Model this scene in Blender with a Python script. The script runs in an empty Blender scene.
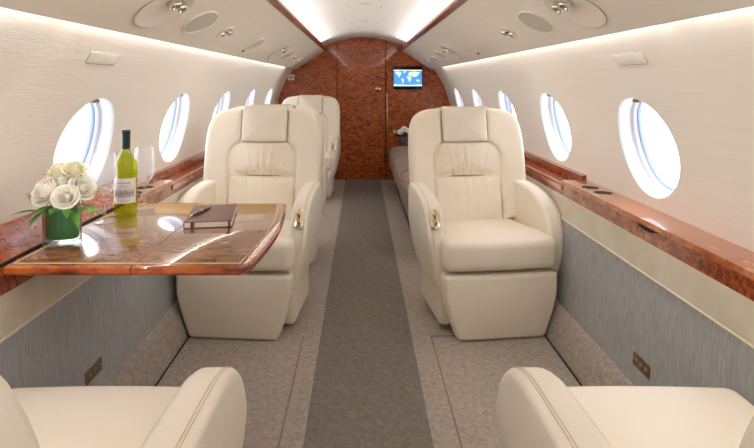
import bpy, bmesh, math, random
from mathutils import Vector, Matrix
random.seed(7)
PI = math.pi
S = bpy.context.scene
COL = S.collection
# ------------------------------------------------------------------ camera, world, lights, exposure
cd = bpy.data.cameras.new('camera'); cam = bpy.data.objects.new('camera', cd); COL.objects.link(cam)
cam.location = (-0.03, 0, 1.2); cam.rotation_euler = (PI/2, 0, 0)
cd.sensor_width = 36; cd.lens = 540/754*36; cd.shift_x = 16/754; cd.shift_y = -141/754; cd.clip_start = .02
S.camera = cam
S.view_settings.view_transform = 'Standard'; S.view_settings.look = 'None'
S.view_settings.gamma = 1; S.view_settings.use_curve_mapping = False
S.view_settings.exposure = 0.55
W = bpy.data.worlds.new('daylight'); S.world = W; W.use_nodes = True
bg = W.node_tree.nodes['Background']; bg.inputs[0].default_value = (.93, .97, 1, 1); bg.inputs[1].default_value = 3.8
cy = S.cycles
cy.use_denoising = True; cy.max_bounces = 10; cy.diffuse_bounces = 8; cy.glossy_bounces = 5
cy.transmission_bounces = 8; cy.transparent_max_bounces = 16; cy.caustics_reflective = False; cy.caustics_refractive = False
cy.sample_clamp_indirect = 6
def area(name, loc, rot, sx, sy, power, col, spread=PI):
    l = bpy.data.lights.new(name, 'AREA'); l.shape = 'RECTANGLE'; l.size = sx; l.size_y = sy
    l.energy = power; l.color = col; l.spread = spread
    o = bpy.data.objects.new(name, l); COL.objects.link(o); o.location = loc
    z = -Vector(rot).normalized(); y = Vector((0, 1, 0)); x = y.cross(z).normalized(); y = z.cross(x)
    o.rotation_euler = Matrix((x, y, z)).transposed().to_euler(); return o   # long side runs along the cabin
WARM = (1, .985, .965)
CEIL_W, WASH_W = 11.5, 13
for s in (-1, 1):
    # led strip hidden in the gap behind the overhead panels, washing the side walls
    d = Vector((s*.45, 0, -1))
    area('wall_wash_strip', (s*.853, 2.3, 1.395), d, .012, 7.4, WASH_W, WARM)
    # led strip lying on the wooden ceiling trim, washing the ceiling
    d = Vector((-s*.8, 0, .75))
    area('ceiling_wash_strip', (s*.452, 2.3, 1.622), d, .02, 7.4, CEIL_W, WARM)
    for k in range(-1, 5):     # light portals at the windows
        d = Vector((-s, 0, -.15))
        p = area('window_portal', (s*1.17, 2.07+.97*k, .99), d, .44, .5, 1, (1, 1, 1))
        p.data.cycles.is_portal = True
# ------------------------------------------------------------------ materials
def lin(h):
    c = [int(h[i:i+2], 16)/255 for i in (0, 2, 4)]
    return tuple((x/12.92 if x <= .04045 else ((x+.055)/1.055)**2.4) for x in c) + (1,)
def mat(name, col, rough=.5, metal=0, coat=0, emit=None, es=0, bump=None, var=None, spec=.5):
    """bump=(scale, strength, stretch) ; var=(scale, colour2, stretch, detail)"""
    m = bpy.data.materials.new(name); m.use_nodes = True; nt = m.node_tree; N = nt.nodes; L = nt.links
    b = N['Principled BSDF']
    b.inputs['Base Color'].default_value = lin(col); b.inputs['Roughness'].default_value = rough
    b.inputs['Metallic'].default_value = metal; b.inputs['Coat Weight'].default_value = coat
    b.inputs['Coat Roughness'].default_value = .04; b.inputs['Specular IOR Level'].default_value = spec
    if emit: b.inputs['Emission Color'].default_value = lin(emit); b.inputs['Emission Strength'].default_value = es
    if bump or var:
        tc = N.new('ShaderNodeTexCoord')
    def noise(scale, stretch, detail=3, dist=0):
        mp = N.new('ShaderNodeMapping'); mp.inputs['Scale'].default_value = stretch
        L.new(tc.outputs['Object'], mp.inputs[0])
        n = N.new('ShaderNodeTexNoise'); n.inputs['Scale'].default_value = scale; n.inputs['Detail'].default_value = detail
        n.inputs['Distortion'].default_value = dist
        L.new(mp.outputs[0], n.inputs[0]); return n
    if var:
        n = noise(var[0], var[2], var[3] if len(var) > 3 else 3, var[4] if len(var) > 4 else 0)
        r = N.new('ShaderNodeValToRGB'); r.color_ramp.elements[0].position = .35; r.color_ramp.elements[1].position = .65
        r.color_ramp.elements[0].color = lin(col); r.color_ramp.elements[1].color = lin(var[1])
        L.new(n.outputs[0], r.inputs[0]); L.new(r.outputs[0], b.inputs['Base Color'])
    if bump:
        n = noise(bump[0], bump[2] if len(bump) > 2 else (1, 1, 1))
        bp = N.new('ShaderNodeBump'); bp.inputs['Strength'].default_value = bump[1]; bp.inputs['Distance'].default_value = .002
        L.new(n.outputs[0], bp.inputs['Height']); L.new(bp.outputs[0], b.inputs['Normal'])
    return m
def wood(name, cols, stretch, scale, dist, rough=.25, fine=(40, (1, 1, 1)), coat=1.0):
    m = bpy.data.materials.new(name); m.use_nodes = True; nt = m.node_tree; N = nt.nodes; L = nt.links
    b = N['Principled BSDF']; tc = N.new('ShaderNodeTexCoord')
    mp = N.new('ShaderNodeMapping'); mp.inputs['Scale'].default_value = stretch; L.new(tc.outputs['Object'], mp.inputs[0])
    n1 = N.new('ShaderNodeTexNoise'); n1.inputs['Scale'].default_value = scale; n1.inputs['Detail'].default_value = 5
    n1.inputs['Distortion'].default_value = dist; n1.inputs['Roughness'].default_value = .6; L.new(mp.outputs[0], n1.inputs[0])
    mp2 = N.new('ShaderNodeMapping'); mp2.inputs['Scale'].default_value = fine[1]; L.new(tc.outputs['Object'], mp2.inputs[0])
    n2 = N.new('ShaderNodeTexNoise'); n2.inputs['Scale'].default_value = fine[0]; n2.inputs['Detail'].default_value = 4
    L.new(mp2.outputs[0], n2.inputs[0])
    mx = N.new('ShaderNodeMath'); mx.operation = 'MULTIPLY_ADD'; mx.inputs[1].default_value = .35
    L.new(n2.outputs[0], mx.inputs[0]); L.new(n1.outputs[0], mx.inputs[2])
    r = N.new('ShaderNodeValToRGB'); e = r.color_ramp.elements
    ps = (.50, .62, .70, .84)
    e[0].position = ps[0]; e[0].color = lin(cols[0]); e[1].position = ps[-1]; e[1].color = lin(cols[-1])
    for p, c in zip(ps[1:-1], cols[1:-1]):
        x = e.new(p); x.color = lin(c)
    L.new(mx.outputs[0], r.inputs[0]); L.new(r.outputs[0], b.inputs['Base Color'])
    b.inputs['Roughness'].default_value = rough; b.inputs['Coat Weight'].default_value = coat
    b.inputs['Coat Roughness'].default_value = .03; b.inputs['Specular IOR Level'].default_value = .3
    return m
def thin_glass(name, tint, refl=.5, rough=.0, ior=1.45, body=None, bodyw=0):
    m = bpy.data.materials.new(name); m.use_nodes = True; nt = m.node_tree; N = nt.nodes; L = nt.links
    N.remove(N['Principled BSDF']); out = N['Material Output']
    t = N.new('ShaderNodeBsdfTransparent'); t.inputs[0].default_value = tint
    g = N.new('ShaderNodeBsdfGlossy'); g.inputs['Roughness'].default_value = rough
    lw = N.new('ShaderNodeLayerWeight'); lw.inputs[0].default_value = .5
    pw = N.new('ShaderNodeMath'); pw.operation = 'POWER'; pw.inputs[1].default_value = 2.8; L.new(lw.outputs['Facing'], pw.inputs[0])
    ma = N.new('ShaderNodeMath'); ma.operation = 'MULTIPLY_ADD'; ma.inputs[1].default_value = refl; ma.inputs[2].default_value = .035; L.new(pw.outputs[0], ma.inputs[0])
    mx = N.new('ShaderNodeMixShader'); L.new(ma.outputs[0], mx.inputs[0])
    L.new(t.outputs[0], mx.inputs[1]); L.new(g.outputs[0], mx.inputs[2]); last = mx
    if body:
        d = N.new('ShaderNodeBsdfDiffuse'); d.inputs[0].default_value = body
        tr = N.new('ShaderNodeBsdfTranslucent'); tr.inputs[0].default_value = body
        a = N.new('ShaderNodeMixShader'); a.inputs[0].default_value = .6; L.new(d.outputs[0], a.inputs[1]); L.new(tr.outputs[0], a.inputs[2])
        m2 = N.new('ShaderNodeMixShader'); m2.inputs[0].default_value = bodyw; L.new(mx.outputs[0], m2.inputs[1]); L.new(a.outputs[0], m2.inputs[2]); last = m2
    L.new(last.outputs[0], out.inputs[0]); return m
M = {}
M['leather'] = mat('cream_leather', 'E9E0D0', .38, bump=(260, .25), spec=.4)
M['leather2'] = mat('cream_leather_smooth', 'EAE2D4', .34, bump=(300, .15), spec=.4)
M['stitch'] = mat('cream_thread', 'C9BCA2', .7)
M['seam'] = mat('leather_seam', 'A79676', .8)
M['wallskin'] = mat('woven_wall_covering', 'E8E2DA', .75, var=(14, 'E4DED4', (.15, .15, 14), 6), bump=(60, .25, (.3, .3, 3)))
M['psu'] = mat('overhead_panel_skin', 'E6E1D5', .6)
M['ceil'] = mat('ceiling_skin', 'E6E2DD', .6)
M['reveal'] = mat('window_surround_plastic', 'D3D6DD', .45)
M['seal'] = mat('window_seal', '9DADC8', .4)
M['burl'] = wood('burl_mahogany', ('66250F', '7E3314', '95431B', 'AA5627'), (1, 1, 1), 46, 1.0)
M['ledgetop'] = wood('ledge_top_mahogany', ('8A4220', 'A05228', 'B06436', 'C07C4C'), (1.6, .3, 1), 22, .5)
M['quilt'] = wood('quilted_mahogany', ('66240B', '923C0E', 'AC5214', 'C26A22'), (1, 1, 2.2), 11, 1.8, rough=.35, fine=(26, (1, 1, 1.6)))
M['quilt'].node_tree.nodes['Principled BSDF'].inputs['Coat Weight'].default_value = .7
M['table'] = wood('table_mahogany', ('64371F', '7C4A2C', '8A5A3A', '9C6D4A'), (.6, 1.4, 1), 30, 1.0, rough=.2, fine=(90, (.5, 2, 1)))
M['table'].node_tree.nodes['Principled BSDF'].inputs['Coat IOR'].default_value = 1.85
M['tedge'] = wood('table_edge_mahogany', ('6A230B', '9A3F12', 'B5561C', 'C4702C'), (.3, .3, 1), 18, .5, rough=.25)
M['trimwood'] = wood('trim_mahogany', ('5A1D0A', '87360F', '9E4719', 'B05A25'), (1, .3, 1), 30, 1, rough=.35, coat=.25)
M['inlay'] = mat('pale_wood_inlay', 'E2B878', .4)
M['carpet'] = mat('taupe_carpet', '8F857B', .95, var=(48, 'BCB2A8', (1, 1, 1), 14, .5), bump=(220, 1.0), spec=.1)
M['aisle'] = mat('grey_brown_carpet', '6E665D', .95, var=(40, '8E867F', (1, 1, 1), 14, .5), bump=(220, 1.0), spec=.1)
for k in ('carpet', 'aisle'):
    for n_ in M[k].node_tree.nodes:
        if n_.type == 'TEX_NOISE': n_.inputs['Roughness'].default_value = .80
M['carpetline'] = mat('carpet_edge_binding', '8A8076', .95, spec=.1)
M['dado'] = mat('grey_blue_wall_fabric', '989A9B', .85, var=(60, 'AFB0B0', (3, 3, .10), 8), spec=.2)
M['band'] = mat('beige_suede_band', 'C9C0AD', .9, var=(9, 'D3CBBA', (1, 1, 1), 5), spec=.2)
M['bandline'] = mat('beige_piping', 'DBD2BC', .7)
M['shadowgap'] = mat('dark_gap', '1A120D', .8)
M['chrome'] = mat('polished_metal', 'D8D2C6', .15, 1)
M['bronze'] = mat('brushed_bronze', '8A7358', .35, .8)
M['brass'] = mat('pale_brass', 'CDB893', .2, 1)
M['dark'] = mat('dark_plastic', '1B1B1D', .3)
M['button'] = mat('ivory_button', 'E6DCC4', .4)
M['amber'] = mat('amber_button', 'C79A4A', .4)
M['lens'] = mat('lamp_lens', 'FFF6E0', .3, emit='FFF0D0', es=1.0)
M['grille'] = mat('speaker_cloth', 'C4C1B4', .8)
M['bezel'] = mat('overhead_bezel', 'E3DED2', .45)
M['groove'] = mat('panel_groove', 'A8A294', .7)
M['gl'] = thin_glass('window_acrylic', (.98, .99, 1, 1), .15)
M['wglass'] = thin_glass('clear_crystal', (.955, .96, .97, 1), 1.0, body=(.95, .96, 1, 1), bodyw=.16)
M['vglass'] = thin_glass('ribbed_vase_glass', (.95, .98, .96, 1), .6)
M['bglass'] = thin_glass('green_bottle_glass', (.78, .84, .14, 1), .5, body=(.34, .42, .01, 1), bodyw=.12)
M['foil'] = mat('dark_green_foil', '1F3A33', .35)
M['label'] = mat('white_paper_label', 'F1F0EC', .7)
M['ink'] = mat('grey_printed_ink', '8C8F94', .8)
M['rose'] = mat('white_rose_petal', 'FBF8EC', .6, var=(20, 'FFFDF6', (1, 1, 1)))
M['rosec'] = mat('cream_rose_petal', 'F8F4DE', .6)
for k in ('rose', 'rosec'):
    M[k].node_tree.nodes['Principled BSDF'].inputs['Subsurface Weight'].default_value = .0
    M[k].node_tree.nodes['Principled BSDF'].inputs['Subsurface Radius'].default_value = (.01, .01, .006)
M['leaf'] = mat('green_leaf', '3F7A22', .45, var=(30, '5E9A30', (1, 1, 1)))
M['leafd'] = mat('dark_green_leaf', '1E6A3C', .5, var=(40, '2F8A4E', (1, 1, .2)))
M['stem'] = mat('green_stem', '4C7A35', .6)
M['note'] = mat('brown_leather_cover', '6B3F33', .4, bump=(200, .3))
M['pages'] = mat('white_page_edges', 'EFEDE8', .8)
M['pen'] = mat('black_lacquer', '15130F', .15, coat=.5)
M['gold'] = mat('gold_metal', 'E0B860', .2, 1)
M['sofa'] = mat('taupe_patterned_upholstery', '6F5C51', .9, var=(46, 'A39286', (1, 1, 1), 2, 1.5), bump=(120, .5), spec=.15)
M['sofad'] = mat('dark_brown_upholstery', '5B4A47', .9, spec=.15)
M['screenb'] = mat('screen_black', '06070A', .2)
M['sea'] = mat('screen_ocean', '3C86D8', .3, emit='4C97E4', es=.75, var=None)
M['land'] = mat('screen_land', 'C8E0B0', .3, emit='CFE6B4', es=.8)
M['ice'] = mat('screen_ice', 'E8F4FA', .3, emit='E8F4FA', es=.9)
M['white'] = mat('white_placard', 'F2EEEA', .6)
M['red'] = mat('red_plastic', 'C03028', .4)
M['green'] = mat('green_plastic', '2E9A66', .4)
M['brown'] = mat('brown_shade_handle', '8C7A66', .4)
# ------------------------------------------------------------------ helpers
def obj(name, bm, m, parent=None, smooth=True, kind=None):
    bmesh.ops.recalc_face_normals(bm, faces=bm.faces)
    me = bpy.data.meshes.new(name); bm.to_mesh(me); bm.free()
    if smooth: me.polygons.foreach_set('use_smooth', [True]*len(me.polygons))
    for x in (m if isinstance(m, (list, tuple)) else [m]): me.materials.append(x)
    o = bpy.data.objects.new(name, me); COL.objects.link(o); o.parent = parent
    if kind: o['kind'] = kind
    return o
def sharp(o, ang=35):
    me = o.data
    bm = bmesh.new(); bm.from_mesh(me)
    for e in bm.edges:
        e.smooth = not (len(e.link_faces) == 2 and e.calc_face_angle(0) > math.radians(ang))
    bm.to_mesh(me); bm.free(); return o
def tag(o, label, cat, group=None):
    o['label'] = label; o['category'] = cat
    if group: o['group'] = group
    return o
def empty(name, loc, label, cat, group=None, rz=0):
    o = bpy.data.objects.new(name, None); COL.objects.link(o); o.empty_display_size = .05
    o.location = loc; o.rotation_euler = (0, 0, rz); return tag(o, label, cat, group)
def box(bm, x0, x1, y0, y1, z0, z1, bev=0):
    r = bmesh.ops.create_cube(bm, size=1)
    for v in r['verts']:
        v.co = Vector(((x0+x1)/2+v.co.x*(x1-x0), (y0+y1)/2+v.co.y*(y1-y0), (z0+z1)/2+v.co.z*(z1-z0)))
    if bev:
        es = list({e for v in r['verts'] for e in v.link_edges})
        bmesh.ops.bevel(bm, geom=es, offset=bev, segments=3, affect='EDGES', profile=.5)
def rbox(c, size, r, n=8, warp=None, k=4):
    """rounded box from a clamped grid; warp(Vector)->Vector in local unscaled metres"""
    h = [s/2 for s in size]
    def samp(hh):
        rr = min(r, hh*.999); a = [-hh+rr*i/k for i in range(k)]
        mid = [-(hh-rr)+2*(hh-rr)*i/n for i in range(n+1)]
        return a+mid+[-x for x in reversed(a)]
    sx = [samp(x) for x in h]
    bm = bmesh.new(); cache = {}
    def V(p):
        key = tuple(round(x, 6) for x in p)
        if key in cache: return cache[key]
        inn = Vector([max(-(h[i]-min(r, h[i])), min(h[i]-min(r, h[i]), p[i])) for i in range(3)])
        d = Vector(p)-inn
        # per-axis angle remap gives round corners
        q = inn+d.normalized()*r if d.length > 1e-9 else Vector(p)
        q = Vector([max(-h[i], min(h[i], q[i])) for i in range(3)])
        if warp: q = warp(q.copy())
        cache[key] = bm.verts.new(q+Vector(c)); return cache[key]
    for ax in range(3):
        a, b = [i for i in range(3) if i != ax]
        for sg in (-1, 1):
            for i in range(len(sx[a])-1):
                for j in range(len(sx[b])-1):
                    ps = []
                    for (u, v) in ((i, j), (i+1, j), (i+1, j+1), (i, j+1)):
                        p = [0, 0, 0]; p[ax] = sg*h[ax]; p[a] = sx[a][u]; p[b] = sx[b][v]; ps.append(V(p))
                    ps = list(dict.fromkeys(ps))
                    if len(ps) > 2:
                        try: bm.faces.new(ps)
                        except ValueError: pass
    return bm
def chaikin(pts, n=2, closed=True):
    for _ in range(n):
        q = []
        m = len(pts)
        for i in range(m if closed else m-1):
            a = Vector(pts[i]); b = Vector(pts[(i+1) % m])
            q += [a*.75+b*.25, a*.25+b*.75]
        pts = q
    return [tuple(p) for p in pts]
def polar(out, c, N=96):
    """distance from c to polygon `out` at N angles -> N points"""
    res = []; m = len(out)
    for i in range(N):
        a = 2*PI*i/N; d = (math.cos(a), math.sin(a)); best = None
        for k in range(m):
            x1, y1 = out[k][0]-c[0], out[k][1]-c[1]; x2, y2 = out[(k+1) % m][0]-c[0], out[(k+1) % m][1]-c[1]
            ex, ey = x2-x1, y2-y1; den = d[0]*ey-d[1]*ex
            if abs(den) < 1e-12: continue
            t = (x1*ey-y1*ex)/den; u = (x1*d[1]-y1*d[0])/den
            if t > 0 and -1e-6 <= u <= 1+1e-6 and (best is None or t > best): best = t
        best = best or .01
        res.append((c[0]+d[0]*best, c[1]+d[1]*best))
    return res
def loops_to_bm(loops, cap0=None, cap1=None, closed=True, bm=None):
    bm = bm or bmesh.new(); L = [[bm.verts.new(p) for p in lp] for lp in loops]; n = len(L[0])
    for a, b in zip(L, L[1:]):
        for i in range(n if closed else n-1):
            j = (i+1) % n
            bm.faces.new((a[i], a[j], b[j], b[i]))
    for cap, lp in ((cap0, L[0]), (cap1, L[-1])):
        if cap is not None:
            v = bm.verts.new(cap)
            for i in range(n): bm.faces.new((lp[i], lp[(i+1) % n], v))
    return bm
def inset(pts, c, d):
    r = []
    for p in pts:
        v = Vector(p)-Vector(c); l = v.length; r.append(tuple(Vector(c)+v*max(0, 1-d/l)))
    return r
def pillow(out, c, thick, r, fn, disp=None, bulge=0, back=.02, N=96, rings=10):
    P = polar(out, c, N); loops = [[fn(u, v, -back) for u, v in P]]
    for i in range(7):
        a = PI/2*i/6; d = r*(1-math.cos(a)) if True else 0
        d = r*(1-math.cos(a)); hh = (thick-r)+r*math.sin(a)
        q = inset(P, c, d); loops.append([fn(u, v, hh+(disp(u, v, d) if disp else 0)) for u, v in q])
    base = inset(P, c, r)
    for k in range(1, rings):
        s = 1-k/rings; q = [(c[0]+(u-c[0])*s, c[1]+(v-c[1])*s) for u, v in base]
        loops.append([fn(u, v, thick+bulge*(1-s*s)+(disp(u, v, 1) if disp else 0)) for u, v in q])
    cc = fn(c[0], c[1], thick+bulge+(disp(c[0], c[1], 1) if disp else 0))
    return loops_to_bm(loops, cap0=fn(c[0], c[1], -back), cap1=cc)
def annulus(outer, inner, c, thick, r, fn, back=.02, N=128, dip=0):
    O = polar(outer, c, N); I = polar(inner, c, N); loops = [[fn(u, v, -back) for u, v in O]]
    ts = [0, .03, .08, .16, .28, .4, .5, .6, .72, .84, .92, .97, 1]
    for t in ts:
        lp = []
        for (a, b), (p, q) in zip(O, I):
            w = math.hypot(a-p, b-q); d = min(t, 1-t)*w
            rr = min(r, w/2)+1e-6; x = max(0, 1-d/rr)
            h = (thick-rr)+rr*math.sqrt(max(0, 1-x*x)) if w > .004 else thick-.01
            lp.append(fn(a+(p-a)*t, b+(q-b)*t, h))
        loops.append(lp)
    loops.append([fn(u, v, -back) for u, v in I])
    loops.append(loops[0])
    return loops_to_bm(loops)
def slab(out, c, half, r, fn, N=96):
    P = polar(out, c, N); loops = []
    for s in (.25, .5, .75): loops.append([fn(c[0]+(u-c[0])*s, c[1]+(v-c[1])*s, -half) for u, v in inset(P, c, r)])
    for i in range(7):
        a = PI/2*i/6; loops.append([fn(u, v, -(half-r)-r*math.cos(a)) for u, v in inset(P, c, r*(1-math.sin(a)))])
    for i in range(7):
        a = PI/2*(1-i/6); loops.append([fn(u, v, (half-r)+r*math.cos(a)) for u, v in inset(P, c, r*(1-math.sin(a)))])
    for s in (.75, .5, .25): loops.append([fn(c[0]+(u-c[0])*s, c[1]+(v-c[1])*s, half) for u, v in inset(P, c, r)])
    return loops_to_bm(loops, cap0=fn(c[0], c[1], -half), cap1=fn(c[0], c[1], half))
def lathe(prof, N=40, sx=1, sy=1, bm=None, o=(0, 0, 0), rib=None):
    loops = []
    for r, z in prof:
        loops.append([(o[0]+max(r, 1e-4)*sx*math.cos(2*PI*i/N)*(rib(i) if rib else 1), o[1]+max(r, 1e-4)*sy*math.sin(2*PI*i/N)*(rib(i) if rib else 1), o[2]+z) for i in range(N)])
    return loops_to_bm(loops, bm=bm)
def tube(bm, pts, r, n=6, closed=False):
    pts = [Vector(p) for p in pts]; m = len(pts); loops = []
    for i, p in enumerate(pts):
        a = pts[(i-1) % m] if (closed or i > 0) else p; b = pts[(i+1) % m] if (closed or i < m-1) else p
        t = (b-a).normalized(); up = Vector((0, 0, 1)) if abs(t.z) < .9 else Vector((1, 0, 0))
        x = t.cross(up).normalized(); y = t.cross(x)
        rr = r[i] if isinstance(r, (list, tuple)) else r
        loops.append([p+(x*math.cos(2*PI*k/n)+y*math.sin(2*PI*k/n))*rr for k in range(n)])
    if closed: loops.append(loops[0])
    loops_to_bm(loops, bm=bm) if closed else loops_to_bm(loops, cap0=tuple(pts[0]), cap1=tuple(pts[-1]), bm=bm)
    return bm
def sweep(prof, y0, y1, ny=2):
    """closed polygon (x,z) extruded along y"""
    bm = bmesh.new(); ys = [y0+(y1-y0)*i/(ny-1) for i in range(ny)]
    loops = [[(x, y, z) for x, z in prof] for y in ys]; L = [[bm.verts.new(p) for p in lp] for lp in loops]; n = len(prof)
    for a, b in zip(L, L[1:]):
        for i in range(n): bm.faces.new((a[i], a[(i+1) % n], b[(i+1) % n], b[i]))
    bm.faces.new(L[0]); bm.faces.new(list(reversed(L[-1]))); return bm
def disc_frame(n, up):
    n = Vector(n).normalized(); x = Vector(up).cross(n).normalized(); y = n.cross(x)
    return Matrix((x, y, n)).transposed()
Y0, Y1 = -1.45, 6.7          # rear and front bulkheads
# ------------------------------------------------------------------ floor
bm = bmesh.new(); box(bm, -.88, .88, Y0, Y1, -.06, 0); obj('floor', bm, M['carpet'], smooth=False, kind='structure')
bm = bmesh.new(); box(bm, -.221, .209, Y0, Y1, -.01, .004); obj('floor_aisle_runner', bm, M['aisle'], smooth=False, kind='structure')
k_ = 1
def trim(bm, m, smooth=False):
    global k_
    o = obj('trim_%d' % k_, bm, m, smooth=smooth, kind='structure'); k_ += 1; return o
for s in (-1, 1):
    for (a, b) in ((-.20, 2.56), ):
        bm = bmesh.new(); x = s*.302
        box(bm, x-.003, x+.003, a, b, -.004, .0025)
        if s > 0: box(bm, min(x, s*.845), max(x, s*.845), b-.003, b+.003, -.004, .0025)
        trim(bm, M['carpetline'])
    # sloping carpeted strip along the wall
    pr = [(s*.846, 0), (s*.857, .03), (s*.885, .095), (s*.905, .125), (s*.93, .14), (s*.95, .141), (s*.95, -.05), (s*.846, -.05)]
    trim(sweep(pr, Y0, Y1), M['carpet'], True)
    bm = bmesh.new(); box(bm, s*.843-.003, s*.843+.003, Y0, Y1, -.002, .003); trim(bm, M['shadowgap'])
# lower side walls: grey fabric, beige suede band with piping
for s, nm in ((-1, 'left'), (1, 'right')):
    pr = [(s*.925, .10), (s*.965, .53), (s*1.2, .53), (s*1.2, .10)]
    obj('wall_%s_lower_fabric' % nm, sweep(pr, Y0, Y1), M['dado'], smooth=False, kind='structure')
    pr = [(s*.960, .53), (s*.966, .645), (s*1.2, .645), (s*1.2, .53)]
    obj('wall_%s_suede_band' % nm, sweep(pr, Y0, Y1), M['band'], smooth=False, kind='structure')
    trim(tube(bmesh.new(), [(s*.962, Y0+.01, .533), (s*.962, Y1-.01, .533)], .005), M['bandline'], True)
# ------------------------------------------------------------------ upper walls with oval windows
RW, ZC = 1.09, .72
def wallpt(s, y, q, off=0):
    th = q/RW; r = RW+off
    return (s*r*math.cos(th), y, ZC+r*math.sin(th))
WY = [2.07+.97*k for k in range(-3, 5)]
QC, QA, QB, PITCH, QTOP = .238, .208, .196, .97, .815
NW = 64
def ell(i, a, b): t = 2*PI*i/NW; return a*math.cos(t), b*math.sin(t)
for s, nm in ((-1, 'left'), (1, 'right')):
    bm = bmesh.new()
    for wy in [w+(-.04 if s < 0 else 0) for w in WY]:
        hw = PITCH/2; inner = [ell(i, QA, QB) for i in range(NW)]; outer = []
        for i in range(NW):
            t = 2*PI*i/NW; dx, dy = math.cos(t), math.sin(t)
            c = []
            if abs(dx) > 1e-9: c.append(hw/abs(dx))
            if dy > 1e-9: c.append((QTOP-QC)/dy)
            if dy < -1e-9: c.append((QC+.06)/-dy)
            k = min(c); outer.append((dx*k, dy*k))
        # snap corners
        for cx, cy_ in ((hw, QTOP-QC), (-hw, QTOP-QC), (hw, -QC-.06), (-hw, -QC-.06)):
            j = min(range(NW), key=lambda i: (outer[i][0]-cx)**2+(outer[i][1]-cy_)**2); outer[j] = (cx, cy_)
        loops = []
        for f in (0, .1, .25, .45, .7, 1):
            loops.append([wallpt(s, wy+a[0]+(b[0]-a[0])*f, QC+a[1]+(b[1]-a[1])*f) for a, b in zip(inner, outer)])
        loops_to_bm(loops, bm=bm)
    # end strips
    for ya, yb in ((WY[-1]+PITCH/2-.04, Y1), (Y0, WY[0]-PITCH/2)):
        if yb > ya:
            loops_to_bm([[wallpt(s, y, -.06+(QTOP+.06)*i/12) for i in range(13)] for y in (ya, yb)], closed=False, bm=bm)
    bmesh.ops.remove_doubles(bm, verts=bm.verts, dist=1e-4)
    obj('wall_%s' % nm, bm, M['wallskin'], kind='structure')
wn = 1
handle_src = None
for s in (-1, 1):
    for wi, wy in enumerate(WY):
        wy += -.04 if s < 0 else 0
        prof = [(1.0, 1.0, 0), (.985, .985, .004), (.965, .965, .014), (.95, .95, .03), (.94, .93, .052), (.90, .89, .054), (.89, .88, .085)]
        loops = [[wallpt(s, wy+ell(i, QA*a, 1)[0], QC+ell(i, 1, QB*b)[1], d) for i in range(NW)] for a, b, d in prof]
        f = obj('window_%d' % wn, loops_to_bm(loops), M['reveal'], kind='structure')
        prof = [(.888, .878, .070), (.86, .85, .074), (.855, .845, .088)]
        obj('window_seal', loops_to_bm([[wallpt(s, wy+ell(i, QA*a, 1)[0], QC+ell(i, 1, QB*b)[1], d) for i in range(NW)] for a, b, d in prof]), M['seal'], f)
        loops = [[wallpt(s, wy+ell(i, QA*a, 1)[0], QC+ell(i, 1, QB*a)[1], .080) for i in range(NW)] for a in (.9, .6, .3)]
        obj('window_pane', loops_to_bm(loops, cap1=wallpt(s, wy, QC, .080)), M['gl'], f)
        a = wallpt(s, wy+.005, QC+QB*.90, .02)
        b = rbox((0, 0, 0), (.016, .05, .014), .0065, 2)
        bmesh.ops.transform(b, matrix=Matrix.Translation(a), verts=b.verts)
        obj('shade_handle', b, M['brown'], f)
        wn += 1
# flush oval-cornered access plates high on the walls
for s, y, lab in ((-1, 1.89, 'small flush rounded access plate on the upper left wall'), (1, 1.93, 'small flush rounded access plate on the upper right wall')):
    th = .546; base = Vector(wallpt(s, y, th*RW)); n = Vector((-s*math.cos(th), 0, -math.sin(th)))
    F = disc_frame(n, (0, 1, 0)).to_4x4(); F.translation = base
    t = empty('access_plate', base, lab, 'access plate')
    b = rbox((0, 0, 0), (.045, .21, .006), .0029, 3); bmesh.ops.transform(b, matrix=disc_frame(n, (0, 1, 0)).to_4x4(), verts=b.verts)
    obj('plate', b, M['bezel'], t)
    pts = []
    for i in range(32):
        a = 2*PI*i/32; u = .0185+0; cx = .012 if math.cos(a) > 0 else -.012; cyy = .095 if math.sin(a) > 0 else -.095
        pts.append(disc_frame(n, (0, 1, 0)) @ Vector((cx+.011*math.cos(a), cyy+.011*math.sin(a), .001)))
    obj('seam_ring', tube(bmesh.new(), pts, .0018, 5, True), M['groove'], t)
# ------------------------------------------------------------------ ceiling
for s, nm in ((-1, 'left'), (1, 'right')):
    pr = [(s*.84, 1.37), (s*.72, 1.442), (s*.6, 1.527), (s*.475, 1.598), (s*.50, 1.66), (s*.55, 1.72), (s*1.0, 1.52), (s*.83, 1.455), (s*.838, 1.39)]
    obj('ceiling_%s_overhead_panel' % nm, sweep(pr, Y0, Y1), M['psu'], smooth=False, kind='structure')
    pr = [(s*.432, 1.594), (s*.432, 1.606), (s*.48, 1.612), (s*.48, 1.594)]
    trim(sweep(pr, Y0, Y1), M['trimwood'])
bm = bmesh.new()
arc = [(-.52, 1.64), (-.47, 1.665), (-.40, 1.692), (-.29, 1.727), (-.15, 1.757), (0, 1.768), (.15, 1.757), (.29, 1.727), (.40, 1.692), (.47, 1.665), (.52, 1.64)]
pr = arc+[(.6, 1.86), (-.6, 1.86)]
b = sweep(pr, Y0, Y1); obj('ceiling', b, M['ceil'], smooth=False, kind='structure')
sharp(bpy.data.objects['ceiling'], 30); bpy.data.objects['ceiling'].data.polygons.foreach_set('use_smooth', [True]*len(bpy.data.objects['ceiling'].data.polygons))
# thin joints and end slots of the ceiling centre panels
for y in (3.0, 3.98, 5.04, 6.05):
    bm = bmesh.new()
    box(bm, -.06, .06, y-.133, y-.127, 1.764, 1.768)
    for sx in (-1, 1): box(bm, sx*.118-.002, sx*.118+.002, y-.07, y+.07, 1.757, 1.763)
    trim(bm, M['groove'])
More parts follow.
